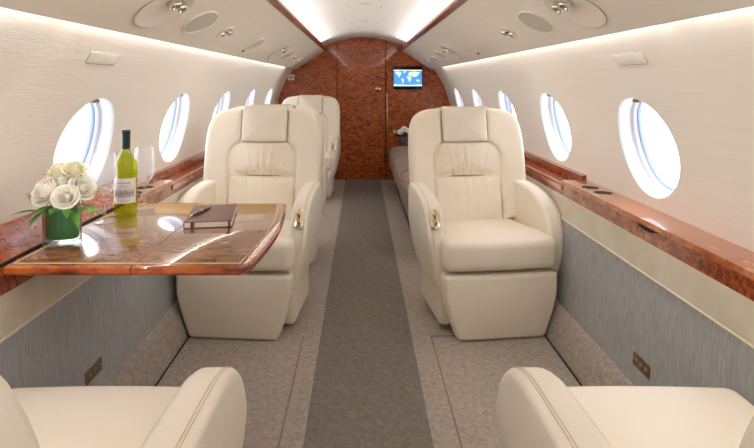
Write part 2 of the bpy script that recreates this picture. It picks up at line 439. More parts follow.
# ------------------------------------------------------------------ bulkheads
bm = bmesh.new(); box(bm, -1.3, -.328, Y1, Y1+.05, -.1, 1.9); box(bm, .280, 1.3, Y1, Y1+.05, -.1, 1.9)
obj('wall_front', bm, M['quilt'], smooth=False, kind='structure')
bm = bmesh.new(); box(bm, -.320, .272, Y1+.008, Y1+.05, -.1, 1.9); dr = obj('door_1', bm, M['quilt'], smooth=False, kind='structure')
bm = bmesh.new(); box(bm, -.35, .33, Y1+.05, Y1+.06, -.1, 1.9); obj('wall_front_backing', bm, M['shadowgap'], smooth=False, kind='structure')
b = lathe([(0, .014), (.016, .013), (.02, .008), (.033, .006), (.040, 0), (0, 0)], 28)
bmesh.ops.transform(b, matrix=Matrix.Translation((.178, Y1+.007, 1.128)) @ Matrix.Rotation(PI/2, 4, 'X'), verts=b.verts)
obj('door_latch', b, M['brass'], dr)
b = bmesh.new(); box(b, .15, .21, Y1-.001, Y1+.009, 1.27, 1.292, .002); obj('door_plate', b, M['brass'], dr)
b = bmesh.new(); box(b, .156, .204, Y1-.0025, Y1+.001, 1.275, 1.287); obj('door_plate_inset', b, M['dark'], dr)
for x in (-.331, .284):
    bm = bmesh.new(); box(bm, x-.004, x+.004, Y1-.006, Y1+.004, .01, 1.74); trim(bm, M['burl'])
bm = bmesh.new(); box(bm, .288, .298, Y1-.008, Y1+.004, .25, 1.08, .002)
tag(obj('door_edge_strip', bm, M['chrome']), 'narrow bright metal strip on the bulkhead right of the door', 'strip')
bm = bmesh.new(); box(bm, -1.3, 1.3, Y0-.05, Y0, -.1, 1.9); obj('wall_back', bm, M['ceil'], smooth=False, kind='structure')
# monitor
t = empty('wall_monitor', (.548, Y1, 1.262), 'flat wall monitor with black bezel showing a blue world map, on the wood bulkhead', 'monitor')
b = bmesh.new(); box(b, -.18, .18, -.03, 0, -.14, .14, .008); obj('bezel', b, M['screenb'], t)
b = bmesh.new(); box(b, -.173, .173, -.032, -.028, -.10, .10); sc_ = obj('screen', b, M['sea'], t, smooth=False)
def poly(bm, pts, y):
    bm.faces.new([bm.verts.new((x, y, z)) for x, z in pts])
b = bmesh.new(); y = -.0335
poly(b, [(-.155, .075), (-.12, .08), (-.08, .07), (-.085, .045), (-.10, .02), (-.108, .005), (-.12, .03), (-.145, .05)], y)
poly(b, [(-.075, -.005), (-.045, -.015), (-.05, -.04), (-.062, -.075), (-.07, -.04), (-.08, -.02)], y)
poly(b, [(-.06, .075), (-.03, .088), (-.02, .075), (-.045, .06)], y)
poly(b, [(-.01, .02), (.025, .025), (.045, .0), (.03, -.04), (.018, -.055), (.008, -.02), (-.012, .005)], y)
poly(b, [(0, .04), (.02, .072), (.08, .08), (.15, .07), (.125, .04), (.10, .012), (.085, .02), (.07, .01), (.05, .028), (.02, .03)], y)
poly(b, [(.105, -.02), (.14, -.022), (.142, -.045), (.11, -.042)], y)
obj('map_land', b, M['land'], sc_, smooth=False)
b = bmesh.new(); poly(b, [(-.173, -.1), (.173, -.1), (.173, -.082), (.0, -.088), (-.173, -.080)], y); poly(b, [(-.173, .1), (-.173, .09), (-.05, .093), (.173, .09), (.173, .1)], y)
obj('map_ice', b, M['ice'], sc_, smooth=False)
t = empty('outlet_plate', (.412, Y1, .575), 'small square metal outlet plate on the wood bulkhead beside the flowers', 'outlet plate')
b = bmesh.new(); box(b, -.045, .045, -.006, 0, -.04, .04, .003); obj('plate', b, M['brass'], t)
b = bmesh.new(); box(b, -.022, .022, -.008, -.004, -.02, .02); obj('socket', b, M['bronze'], t)
t = empty('placard', (-.885, Y1-.012, 1.27), 'tiny white placard with dark round mark high on the left of the bulkhead', 'sign')
b = bmesh.new(); box(b, -.05, .03, -.006, .006, -.035, .035, .002); obj('plate', b, M['white'], t)
b = bmesh.new(); tube(b, [(-.02+.013*math.cos(a*PI/6), -.008, .015*math.sin(a*PI/6)) for a in range(12)], .0045, 5, True); obj('ring_mark', b, M['dark'], t)
b = bmesh.new(); box(b, .005, .018, -.009, -.005, -.018, .018); obj('bar_mark', b, M['red'], t)
# ------------------------------------------------------------------ side ledges
def ledge(s, y0, y1, label, lid=False):
    t = empty('side_ledge', (s*1.0, (y0+y1)/2, .63), label, 'ledge')
    ox, oy, oz = t.location
    def P(n, b, m, sm=False):
        bmesh.ops.translate(b, vec=(-ox, -oy, -oz), verts=b.verts); return obj(n, b, m, t, smooth=sm)
    g = .0015
    P('front_panel', sweep([(s*.967, .630), (s*.970, .6985), (s*1.05, .6985), (s*1.05, .630)], y0+g, y1-g), M['burl'])
    P('lower_moulding', sweep([(s*.967, .618), (s*.967, .6295), (s*1.0, .6295), (s*1.0, .618)], y0+g, y1-g), M['trimwood'])
    return t, P
def ring(P, s, y, x, z, r=.034):
    b = lathe([(r+.004, 0), (r+.004, .001), (r+.002, .0022), (r, .0016), (r-.002, .001), (r-.002, 0)], 36, o=(x, y, z)); P('cup_holder_rim', b, M['brass'], True)
    b = lathe([(r-.002, .0015), (0, .0015)], 36, o=(x, y, z)); P('cup_well_shade', b, M['shadowgap'], True)  # flat disc, the hollow's shade is put into its dark colour
for s, nm in ((-1, 'left'), (1, 'right')):
    for (y0, y1, lb) in ((-1.45, 1.47, 'nearest polished burl wood ledge unit on the %s wall, beside the near seat' % nm),
                         (1.47, 2.68, 'polished burl wood ledge unit with two cup holders under the nearest %s window' % nm)):
        t, P = ledge(s, y0, y1, lb)
        first = y0 > 1
        zt = .719
        if s < 0 and first:
            ya = y0
            P('top_panel', sweep([(s*.962, .700), (s*.964, zt), (s*1.088, zt), (s*1.09, .700)], y0+.0015, y1-.0015), M['ledgetop'])
            # raised stowage lid behind the table
        else:
            P('top_panel', sweep([(s*.962, .700), (s*.964, zt), (s*1.088, zt), (s*1.09, .700)], y0+.0015, y1-.0015), M['ledgetop'])
        P('end_shadow', sweep([(s*.975, .64), (s*.975, .70), (s*1.05, .70), (s*1.05, .64)], y1-.0014, y1+.0005), M['shadowgap'])
        if first:
            ring(P, s, 2.48, s*1.022, zt, .040); ring(P, s, 2.36, s*1.028, zt, .040)
            b = lathe([(.001, 0), (.052, 0)], 30, sx=.12, sy=1); bmesh.ops.scale(b, vec=(1, 1, 1), verts=b.verts)
            b = bmesh.new()
            pts = [(s*(.9665), 1.89+.075*math.cos(a*PI/10), .703-.020*math.sin(a*PI/10)) for a in range(11)]
            vs = [b.verts.new(p) for p in pts]; b.faces.new(vs); ex = bmesh.ops.extrude_face_region(b, geom=b.faces[:])
            bmesh.ops.translate(b, vec=(s*.01, 0, 0), verts=[v for v in ex['geom'] if isinstance(v, bmesh.types.BMVert)])
            P('finger_latch', b, M['shadowgap'])
        else:
            ring(P, s, 1.37, s*1.03, zt, .038)
    # farther, lower shelf with a raised back rail
    for (y0, y1, lb) in ((2.68, 4.4, 'lower burl wood shelf with back rail on the %s wall, behind the facing seat' % nm),
                         (4.4, Y1-.002, 'farthest burl wood shelf on the %s wall, reaching the bulkhead' % nm)):
        t, P = ledge(s, y0, y1, lb)
        P('shelf', sweep([(s*.964, .668), (s*.964, .690), (s*1.09, .690), (s*1.09, .668)], y0+.0015, y1-.0015), M['ledgetop'])
        P('back_rail', sweep([(s*1.060, .688), (s*1.066, .738), (s*1.090, .742), (s*1.10, .688)], y0+.0015, y1-.0015), M['burl'])
t = empty('stowage_lid', (-1.03, 1.5, .72), 'raised burl wood stowage lid between the table and the left wall', 'lid')
b = sweep([(-.985+1.03, .0), (-.975+1.03, .006), (-1.076+1.03, .068), (-1.088+1.03, .062)], -.75, .80); obj('lid_panel', b, M['burl'], t, smooth=False)
b = tube(bmesh.new(), [(-.972+1.03, -.75, .004), (-.972+1.03, .80, .004)], .004); obj('gap_shade_line', b, M['shadowgap'], t)  # dark tube painted as the shade in the gap beside the table
# outlet plates on lower wall
for s, y, z, lb in ((-1, 1.83, .224, 'bronze outlet plate on the lower left wall'), (1, 1.86, .228, 'bronze outlet plate on the lower right wall')):
    th = math.atan2(.04, .43); x = s*(.925+.04*(z-.10)/.43)
    t = empty('wall_outlet', (x, y, z), lb+', above the carpeted strip', 'outlet'); t.rotation_euler = (0, s*th, 0)
    b = bmesh.new(); box(b, -.003, .003, -.055, .055, -.022, .022, .0015); obj('plate', b, M['bronze'], t)
    b = bmesh.new()
    for q in (-.032, 0, .032): box(b, -s*.0035-.001, -s*.0035+.001, q-.008, q+.008, -.007, .007)
    obj('sockets', b, M['brown'], t)
# ------------------------------------------------------------------ overhead units
PN = lambda s: Vector((-s*.549, 0, -.836))
def ppt(s, t, y): return Vector((s*(.84-.35*t), y, 1.37+.23*t-.004*math.sin(t*PI)))
def PF(s): return disc_frame(PN(s), (0, 1, 0)).to_4x4()
def place(b, s): bmesh.ops.transform(b, matrix=PF(s), verts=b.verts); return b
def round_lamp(s, y, t, r, lb, nl=2):
    e = empty('reading_light_unit', ppt(s, t, y), lb, 'reading light')
    obj('bezel', place(lathe([(r, -.004), (r, .004), (r-.003, .0065), (r-.008, .006), (r-.012, .002), (0, .001)], 48, sy=1.45), s), M['bezel'], e)
    obj('rim_line', place(tube(bmesh.new(), [(r*math.cos(a*PI/24), 1.45*r*math.sin(a*PI/24), .004) for a in range(48)], .0015, 5, True), s), M['groove'], e)
    for q in range(nl):
        yy = (-.30+.62*q)*r; ox = .42*r*s; rr = .21*r if nl > 1 else .3*r
        h = obj('lamp_head', place(lathe([(rr, 0), (rr, .020), (rr*.85, .028), (rr*.7, .027), (rr*.66, .016), (0, .014)], 24, o=(ox, yy, .001)), s), M['chrome'], e)
        obj('lamp_lens', place(lathe([(rr*.6, .0165), (0, .019)], 20, o=(ox, yy, .001)), s), M['brass'], h)
    b = rbox((ox, -.0+.02*r, .008), (.2*r, .35*r, .014), .005, 2); obj('pivot', place(b, s), M['bronze'], e)
    return e
def speaker(s, y, t, r, lb):
    e = empty('ceiling_speaker', ppt(s, t, y), lb, 'speaker')
    obj('rim', place(lathe([(r, -.004), (r, .005), (r-.003, .008), (r-.006, .005), (r-.006, 0)], 48, sy=1.6), s), M['bezel'], e)
    obj('grille', place(lathe([(r-.006, .003), (r*.5, .005), (0, .0055)], 48, sy=1.6), s), M['grille'], e)
def gasper(s, y, t, r, lb):
    e = empty('air_vent', ppt(s, t, y), lb, 'air vent')
    obj('bezel', place(lathe([(r, -.004), (r, .003), (r-.006, .006), (r-.012, .002), (0, .001)], 36, sx=1, sy=1.6), s), M['bezel'], e)
    for q in (-1, 1):
        n = obj('nozzle', place(lathe([(.017, 0), (.017, .014), (.013, .018), (.009, .012), (0, .010)], 20, o=(.012*q*s, .030*q, .001)), s), M['chrome'], e)
        obj('nozzle_core', place(lathe([(.008, .0125), (0, .014)], 16, o=(.012*q*s, .030*q, .001)), s), M['dark'], n)
    obj('pivot', place(rbox((0, 0, .007), (.012, .03, .012), .004, 2), s), M['bronze'], e)
for s, nm in ((-1, 'left'), (1, 'right')):
    round_lamp(s, 1.86, .38, .105, 'large round reading light unit with two chrome heads, nearest on the %s overhead panel' % nm)
    speaker(s, 2.26, .39, .078, 'largest round speaker grille on the %s overhead panel, beside the big reading light' % nm)
    gasper(s, 2.69, .38, .048, 'oval air vent with two chrome nozzles, nearest on the %s overhead panel' % nm)
    if s < 0: speaker(s, 3.48, .37, .07, 'middle round speaker grille on the left overhead panel, beside the green button')
    round_lamp(s, 4.42, .38, .10, 'smaller looking round reading light unit halfway along the %s overhead panel' % nm)
    speaker(s, 4.93, .40, .07, 'distant round speaker grille on the %s overhead panel, near the bulkhead' % nm)
    gasper(s, 5.35, .40, .045, 'distant oval air vent on the %s overhead panel, near the bulkhead' % nm)
    gasper(s, 5.9, .40, .045, 'farthest oval air vent on the %s overhead panel, at the bulkhead' % nm)
for s, y, k, nm in ((-1, 3.43, 'green', 'left'), (1, 3.72, 'red', 'right')):
    e = rbox((0, 0, .004), (.016, .03, .012), .004, 2); o = obj('call_button', place(e, s), M[k]); o.location = ppt(s, .17, y)
    tag(o, 'tiny %s button on the %s overhead panel edge' % (k, nm), 'button')
# ------------------------------------------------------------------ seats
OUT = [(-.30, .42), (-.325, .55), (-.330, .70), (-.330, .85), (-.322, .95), (-.295, 1.02), (-.235, 1.055), (-.12, 1.066), (0, 1.070)]
OUT = OUT+[(-x, z) for x, z in reversed(OUT[:-1])]
HEAD = [(-.130, .874), (-.130, 1.066), (-.125, 1.071), (.125, 1.071), (.130, 1.066), (.130, .874), (.125, .870), (-.125, .870)]
UP = [(-.187, .684), (-.187, .79), (-.172, .832), (-.135, .866), (-.125, .868), (.125, .868), (.135, .866), (.172, .832), (.187, .79), (.187, .684), (.182, .680), (-.182, .680)]
LO = [(-.187, .42), (-.187, .672), (-.182, .676), (.182, .676), (.187, .672), (.187, .42)]
INN = [(-.19, .44), (-.19, .79), (-.175, .834), (-.134, .870), (-.134, 1.060), (.134, 1.060), (.134, .870), (.175, .834), (.19, .79), (.19, .44)]
ARM = chaikin([(.25, .58), (.24, .655), (.12, .660), (0, .645), (-.10, .615), (-.165, .565), (-.205, .50), (-.225, .42), (-.225, .32), (-.205, .22), (-.15, .185), (0, .19), (.15, .215), (.25, .27)], 2)
def make_seat(x, y, rz, mir, rec, label, group='cream leather cabin seats', hook=False, deep=0, ctl=True):
    """mir=+1: the outboard arm is at local +x"""
    t = empty('cabin_seat', (x, y, 0), label, 'seat', group, rz)
    LE = M['leather']
    c, sn = math.cos(rec), math.sin(rec); HY, HZ = .20+deep, .40
    def bk(u, v, h):
        L = (v-HZ)*1.0; hh = h+.045*(abs(u)/.33)**2.2
        return (u, HY+L*sn-hh*c, HZ+L*c+hh*sn)
    def bk_rear(u, v, h):
        L = (v-HZ)*1.0; hh = -h-.015+.045*(abs(u)/.33)**2.2+.02*(1-((v-.74)/.35)**2)
        return (u, HY+L*sn-hh*c, HZ+L*c+hh*sn)
    cc = (0, .76)
    obj('backrest_shell', pillow(inset(polar(chaikin(OUT, 1), cc, 96), cc, .004), cc, .085, .06, bk_rear, back=.02), LE, t)
    obj('backrest_bolster', annulus(chaikin(OUT, 1), INN, cc, .045, .026, bk), LE, t)
    obj('headrest', pillow(HEAD, (0, .97), .056, .018, bk, bulge=.010, back=.03), M['leather2'], t)
    def pleat(u, v, d):
        w = min(1, d/.02) if d < 1 else 1
        dz = v-.68
        a = .0120*math.exp(-dz/.080)*(.7+.3*math.cos(u*90+1))
        fan = u/(.045+.10*max(0, dz)/.19+.13)
        return w*(a*math.cos(fan*34)*max(.0, 1-abs(u)/.2) - .010*math.exp(-dz/.02))
    def pleat2(u, v, d):
        w = min(1, d/.02) if d < 1 else 1
        dz = .676-v
        return w*(.0050*math.exp(-dz/.055)*math.cos(u*115+.6*math.sin(u*40))*(.7+.3*math.cos(u*70)) - .006*math.exp(-dz/.02))
    obj('upper_cushion', pillow(UP, (0, .765), .040, .018, bk, disp=pleat, bulge=.016, back=.03, N=240, rings=22), LE, t)
    obj('lumbar_cushion', pillow(LO, (0, .57), .040, .016, bk, disp=pleat2, bulge=.014, back=.03, N=160, rings=14), LE, t)
    # seat cushion, wide in front of the arms
    def wc(p):
        k = 1/(1+math.exp((p.y+.065)*60))*.10+.90
        p.x *= k; ed = max(0, 1-(p.x/.27)**4)
        if p.z > 0: p.z += .010*ed*max(0, 1-(p.y/.29)**2) - .012*math.exp(-(p.x/.006)**2)*0 - .03*max(0, (p.y+.1)/.35)
        if p.y < -.2: p.y -= .016*max(0, 1-(p.x/.27)**2)*math.cos(p.z*12)
        return p
    obj('seat_cushion', rbox((0, -.035+deep/2, .395), (.556, .53+deep, .148), .038, 14, wc, 5), LE, t)
    def wf(p):
        q = (p.z+.145)/.29; f = 1-.235*max(0, (.72-q)/.72)**1.25
        p.x *= f; p.y -= .014*max(0, 1-(p.x/.27)**2)*math.sin(max(0, q)*PI)
        if q < .6: p.y += 0
        return p
    obj('leg_rest', rbox((0, -.25, .153), (.552, .09, .304), .020, 10, wf, 5), LE, t)
    def wb(p):
        if p.z < 0: p.x *= 1+.0*p.z
        return p
    obj('pedestal', rbox((0, .03+deep/2, .165), (.54, .40+deep, .29), .03, 4), LE, t)
    # arms
    for side in (-1, 1):
        outb = side == mir
        def fa(a, b, h, side=side, outb=outb):
            f = max(0, min(1, (.20-a)/.42)); x0 = .293+(.020*f if outb else -.004*f)
            x0 -= .055*max(0, (.48-b)/.30)**1.4*(1 if True else 0)
            return (side*(x0)+h*side, a+deep*max(0, a)/.25, b)
        arm = obj('armrest', slab(ARM, (-.0, .42), .043, .022, fa), M['leather2'], t)
        # double stitch line along the outer edge
        path = [p for p in polar(ARM, (0, .42), 180)]
        for off in (.020, .026):
            pts = []
            for i, p in enumerate(path):
                if p[1] > .40 and p[0] < .2:
                    q = inset([p], (0, .42), .022*(1-math.sin(math.acos(min(1, (off-.021)/.022+.0))) if off > .021 else 0)-.0006)[0]
                    pts.append(fa(q[0], q[1], off))
            pts.sort(key=lambda w: -math.atan2(w[2]-.42, w[1]+.0) % (2*PI))
            obj('stitching', tube(bmesh.new(), pts, .0010, 4), M['stitch'], arm)
        if not outb and ctl:
            # control pill on the sloping front of the inboard arm
            n = Vector((0, -.86, .51)); F = disc_frame(n, (1, 0, 0))
            ctr = Vector(fa(-.186, .545, .006))+n*.001
            def pill(w, l, r0, zz, th):
                loops = []
                for rr, z_ in ((w, zz-th), (w, zz), (w-.003, zz+.002)):
                    lp = []
                    for i in range(32):
                        a = 2*PI*i/32; yy = (l-w)*(1 if math.sin(a) > 0 else -1)
                        lp.append((rr*math.cos(a), yy+rr*math.sin(a), z_))
                    loops.append(lp)
                return loops_to_bm(loops, cap1=(0, 0, zz+.002))
            X = Matrix.Translation(ctr) @ Matrix((Vector((1, 0, 0)), Vector((0, .51, .86)), n)).transposed().to_4x4()
            def PP(nme, b, m, par):
                bmesh.ops.transform(b, matrix=X, verts=b.verts); return obj(nme, b, m, par)
            cp = PP('control_panel', pill(.023, .050, 0, .004, .012), M['chrome'], t)
            PP('panel_face', pill(.0175, .0445, 0, .0058, .001), M['brass'], cp)
            PP('lever', rbox((0, .008, .010), (.008, .022, .008), .003, 2), M['dark'], cp)
            for q in range(4):
                PP('control_button', rbox((-.009, .022-.010*q, .0085), (.005, .006, .004), .0015, 1), M['bronze'], cp)
            PP('round_knob', lathe([(.009, .007), (.009, .012), (.006, .014), (0, .014)], 20, o=(0, -.024, 0)), M['bronze'], cp)
    for nm_, ol, c_, hh in (('inner_seam', INN, cc, .026), ('headrest_seam', HEAD, (0, .97), .030), ('cushion_seam', UP, (0, .765), .030)):
        pts = [bk(u, v, hh) for u, v in polar(ol, c_, 140) if v > .52]
        obj(nm_, tube(bmesh.new(), pts, .0022, 4, nm_ != 'inner_seam'), M['seam'], t) if nm_ != 'inner_seam' else None
    if hook:
        p = Vector(bk(-mir*.16, 1.062, -.0))
        b = bmesh.new(); tube(b, [p+Vector((-.012, 0, -.005)), p+Vector((-.006, 0, .012)), p+Vector((0, 0, .024)), p+Vector((.006, 0, .012)), p+Vector((.012, 0, -.005))], .003, 6)
        obj('strap_loop', b, M['bronze'], t)
    return t
RR = math.radians
make_seat(.594, 2.81, RR(7), 1, RR(12), 'cream leather seat on the right of the aisle, facing the camera', hook=True)
make_seat(-.604, 2.81, RR(-5), -1, RR(12), 'cream leather seat facing the camera just behind the wooden table', hook=True)
make_seat(.605, 1.02, PI+RR(0), -1, RR(17), deep=.30, ctl=False, label='nearest cream leather seat at the lower right corner, seen from behind')
make_seat(-.618, 1.02, PI-RR(0), 1, RR(17), deep=.30, ctl=False, label='nearest cream leather seat at the lower left corner, seen from behind')
make_seat(-.60, 3.74, PI, 1, RR(12), 'cream leather seat back to back with the one behind the table, mostly hidden')
make_seat(-.60, 5.72, RR(-2), -1, RR(12), 'farthest cream leather seat on the left, in front of the wood bulkhead', hook=True)
# ------------------------------------------------------------------ divan on the right
t = empty('divan', (.62, 4.95, 0), 'taupe patterned divan along the right side, behind the right seat', 'sofa')
def wd(p):
    if p.z > 0 and p.x < 0: p.z += .012*math.sin(min(1, abs(p.x)/.3)*PI)
    return p
obj('base', rbox((.03, 0, .12), (.58, 2.6, .22), .02, 4), M['sofad'], t)
for i in range(3):
    obj('seat_cushion', rbox((-.01, -.87+.87*i, .345), (.64, .862, .24), .065, 8, wd, 4), M['sofa'], t)
    obj('back_cushion', rbox((.245, -.87+.87*i, .56), (.16, .855, .30), .06, 6), M['sofa'], t)
t = empty('end_armrest', (.685, 6.385, 0), 'dark brown upholstered end block at the bulkhead, beyond the divan', 'armrest')
obj('block', rbox((0, 0, .29), (.53, .23, .56), .05, 5), M['sofad'], t)
# ------------------------------------------------------------------ flowers
def petal_bm(bm, R_, H, flare, az, wid, lift=0, ruf=0):
    """one cupped petal of a rose: cup radius R_, height H, outward flare at the rim"""
    nu, nv = 8, 8; g = []; ph = random.uniform(0, 6)
    for j in range(nv+1):
        v = j/nv; row = []
        for i in range(nu+1):
            u = -1+2*i/nu
            th = az+u*wid*(.35+.65*math.sin(min(1, v*1.4)*PI/2))
            rho = R_*math.sin(min(1, v*1.25)*PI/2)**.75*(1+.05*u)+flare*max(0, v-.45)**1.7*1.8
            z = H*v*(1-.20*abs(u)**3)-flare*.9*max(0, v-.7)**2*2.2+lift+ruf*math.sin(u*4+ph)*v
            row.append(bm.verts.new((rho*math.cos(th), rho*math.sin(th), z)))
        g.append(row)
    for j in range(nv):
        for i in range(nu): bm.faces.new((g[j][i], g[j][i+1], g[j+1][i+1], g[j+1][i]))
def make_rose(loc, rad, direc, m, label, group, stem_to=None, name='rose', full=1.0):
    e = empty(name, loc, label, 'flower', group)
    D = Vector(direc).normalized().to_track_quat('Z', 'Y').to_matrix().to_4x4()
    for li, (n, rr, hh, fl, lift, wid) in enumerate(((2, .12, 1.16, .0, .0, 1.9), (3, .22, 1.15, .03, 0, 1.35), (3, .33, 1.10, .07, 0, 1.3), (4, .45, 1.02, .14, 0, 1.05), (5, .56, .90, .28, -.02, .92), (5, .66, .74, .50, -.05, .95))):
        b = bmesh.new()
        for i in range(n):
            petal_bm(b, rad*rr, rad*hh*1.05, rad*fl*full, 2*PI*i/n+li*.9+random.uniform(-.15, .15), wid, lift*rad, rad*.02)
        bmesh.ops.transform(b, matrix=D @ Matrix.Translation((0, 0, -.5*rad)), verts=b.verts)
        o = obj('petals', b, m, e)
        md = o.modifiers.new('thick', 'SOLIDIFY'); md.thickness = .0006
    if stem_to:
        v = Vector(stem_to)-Vector(loc); b = tube(bmesh.new(), [(0, 0, 0), v*.5+Vector((0, 0, .01)), v], .002, 6); obj('stem', b, M['stem'], e)
    return e
def leaf_bm(bm, a, d, l, w, m=None, droop=.3):
    a = Vector(a); d = Vector(d).normalized(); sd = d.cross(Vector((0, 0, 1)))
    sd = sd.normalized() if sd.length > .01 else Vector((1, 0, 0)); up = sd.cross(d); n = 8; R = []
    for j in range(n+1):
        v = j/n; c = a+d*l*v-Vector((0, 0, droop*l*v*v)); ww = w*math.sin(PI*min(1, v*.93+.05))**.8*(1-.25*v)
        R.append([bm.verts.new(c+sd*ww*q+up*(abs(q)*ww*.3)) for q in (-1, -.5, 0, .5, 1)])
    for j in range(n):
        for i in range(4): bm.faces.new((R[j][i], R[j][i+1], R[j+1][i+1], R[j+1][i]))
VX, VY, TZ = -.915, 1.60, .7218
v = empty('glass_vase', (VX, VY, TZ), 'ribbed oval clear glass vase lined with green leaf, on the left of the table', 'vase')
rib = lambda i: 1+.018*math.cos(i*PI)   # alternate vertices stand out as vertical ribs
b = lathe([(.90, 0), (.97, .002), (1.0, .006), (1.0, .118), (.985, .121), (.955, .118), (.955, .014), (.3, .012), (.001, .012)], 96, sx=.054, sy=.037, rib=lambda i: 1+.03*math.cos(i*PI/1.5))
obj('vase_body', b, M['vglass'], v)
b = lathe([(.001, .020), (.84, .021), (.88, .026), (.88, .106)], 64, sx=.053, sy=.036, rib=lambda i: 1+.02*math.cos(i*PI/2)); obj('leaf_lining', b, M['leafd'], v)
b = lathe([(.84, .10), (.001, .10)], 32, sx=.05, sy=.034); obj('water', b, M['stem'], v)
v.rotation_euler = (0, 0, RR(0))
roses = [(.004, -.004, .188, .034, (0, -.7, 1), 'rose', 'small white rose in the middle of the vase bouquet'),
         (-.032, -.018, .160, .052, (-.5, -1, .9), 'rose', 'largest open white rose at the front left of the vase bouquet'),
         (.030, -.036, .148, .040, (.35, -1, .7), 'rose', 'smaller white rose at the front right of the vase bouquet'),
         (-.016, .016, .212, .040, (-.3, -.5, 1), 'rosec', 'creamy yellow rose at the top left of the vase bouquet'),
         (.028, .014, .218, .038, (.3, -.4, 1), 'rosec', 'creamy rose at the top right of the vase bouquet'),
         (.056, .004, .168, .044, (1, -.6, .6), 'rose', 'open white rose at the right side of the vase bouquet'),
         (-.078, .006, .140, .030, (-1, -.5, .5), 'rose', 'low white rose half hidden at the left of the vase bouquet')]
for x, y, z, r, d, m, lb in roses:
    make_rose((VX+x, VY+y, TZ+z), r, d, M[m], lb, 'roses in the glass vase', (VX+x*.3, VY+y*.3, TZ+.05))
lf = [((-.02, -.03, .12), (-.9, -.6, -.25), .065, .014, 'wide green leaf at the left rim of the vase, pointing down'),
      ((.03, -.035, .12), (.6, -1, -.15), .055, .013, 'green leaf over the right rim, under the small front rose'),
      ((-.05, .0, .15), (-1, -.2, .05), .05, .012, 'green leaf between the largest rose and the low left rose'),
      ((.03, .0, .20), (.8, -.3, .35), .045, .009, 'small green leaf between the top right rose and the right rose'),
      ((.055, -.01, .12), (1, .1, -.15), .07, .012, 'green leaf hanging off the right of the vase'),
      ((-.035, .02, .20), (-.9, 0, .3), .045, .008, 'little green leaf above the largest rose'),
      ((-.05, -.02, .10), (-1, -.3, .25), .085, .013, 'long green leaf pointing left from the vase'),
      ((-.05, -.01, .12), (-.8, -.2, .9), .075, .009, 'slim green leaf rising at the far left of the bouquet'),
      ((-.03, -.035, .11), (-.55, -.9, -.6), .055, .013, 'green leaf hanging down over the front of the vase'),
      ((.05, -.02, .11), (1, -.3, .15), .075, .014, 'broad green leaf pointing right from the vase'),
      ((.045, -.03, .11), (.7, -.7, -.5), .060, .013, 'green leaf drooping at the right rim of the vase'),
      ((.05, .02, .14), (1, .2, .5), .080, .009, 'thin green leaf rising at the right of the bouquet'),
      ((-.01, .01, .18), (-.6, 0, .5), .05, .007, 'little green leaf beside the top left rose'),
      ((0, -.035, .115), (.2, -1, .1), .045, .013, 'green leaf under the two front roses'),
      ((-.06, 0, .14), (-1, .1, .5), .06, .011, 'green leaf behind the low left rose'),
      ((.0, -.03, .12), (-.7, -.8, .0), .05, .012, 'green leaf under the largest rose')]
for a, d, l, w, lb in lf:
    b = bmesh.new(); leaf_bm(b, (0, 0, 0), d, l, w); tube(b, [(0, 0, 0), (-a[0]*.6, -a[1]*.6, -.06)], .0012, 4)
    o = obj('leaf', b, M['leaf']); o.location = (VX+a[0], VY+a[1], TZ+a[2]); tag(o, lb, 'leaf', 'leaves in the glass vase')
# far bouquet on the end block
v = empty('flower_pot', (.50, 6.35, .0), 'small pot holding pale blossoms by the bulkhead outlet', 'pot')
v.location = (.475, 6.36, .571)
obj('pot', lathe([(.001, 0), (.03, 0), (.036, .05), (.030, .05), (.028, .045), (.001, .045)], 24), M['sofad'], v)
for i, (x, z, lb) in enumerate(((-.04, .055, 'left pale blossom of the small far bouquet'), (.005, .085, 'middle pale blossom of the small far bouquet'), (.05, .065, 'right pale blossom of the small far bouquet'))):
    make_rose((.475+x, 6.34, .571+z), .040, (x*12, -1, .8), M['rose'], lb, 'far bouquet', (.475+x*.3, 6.36, .60), 'blossom')
# ------------------------------------------------------------------ table
t = empty('folding_table', (-.63, 1.76, 0), 'glossy mahogany folding table with pale inlay line, extending from the left ledge', 'table')
def arc_end(y): return -.297-.034*((y-1.76)/.385)**2
tz0, tz1 = .696, .7215
def leaf(name, x0, xe, m, y0=1.405, y1=2.160):
    N = 26; out = []
    if xe is None:
        out = [(x0, y0), (-.345, y0)]+[(-.345+.02*math.sin(a), y0+.02*(1-math.cos(a))) for a in (.5, 1.0)]
        out += [(arc_end(y), y) for y in [y0+.03+(y1-y0-.06)*i/N for i in range(N+1)]]
        out += [(-.345+.02*math.cos(a), y1-.02*(1-math.sin(a))) for a in (.5, 1.0)]+[(-.35, y1), (x0, y1)]
        rd = [True]*len(out)
    else:
        out = [(x0, y0), (xe, y0), (xe, y1), (x0, y1)]
    # rounded edge profile
    cx, cy_ = (x0+(xe if xe else -.32))/2, 1.757
    loops = []
    for ins, z in ((.010, tz0), (.003, tz0+.004), (0, tz0+.013), (.001, tz0+.021), (.006, tz1-.002), (.010, tz1)):
        lp = []
        for (x, y) in out:
            dx = 0 if (abs(x-x0) < 1e-6 or (xe and abs(x-xe) < 1e-6)) else (-ins)
            dy = ins if y < y0+.03 else (-ins if y > y1-.03 else 0)
            lp.append((x+dx+.63, y+dy-1.76, z))
        loops.append(lp)
    bm = bmesh.new(); L = [[bm.verts.new(p) for p in lp] for lp in loops]; n = len(out)
    for a, b in zip(L, L[1:]):
        for i in range(n):
            f = bm.faces.new((a[i], a[(i+1) % n], b[(i+1) % n], b[i])); f.material_index = 1
    bm.faces.new(list(reversed(L[0]))).material_index = 1; bm.faces.new(L[-1])
    o = obj(name, bm, [M['table'], M['tedge']], t, smooth=True); return sharp(o, 50)
leaf('fixed_leaf', -.960, -.6315, M['table']); leaf('folding_leaf', -.6285, None, M['table'])
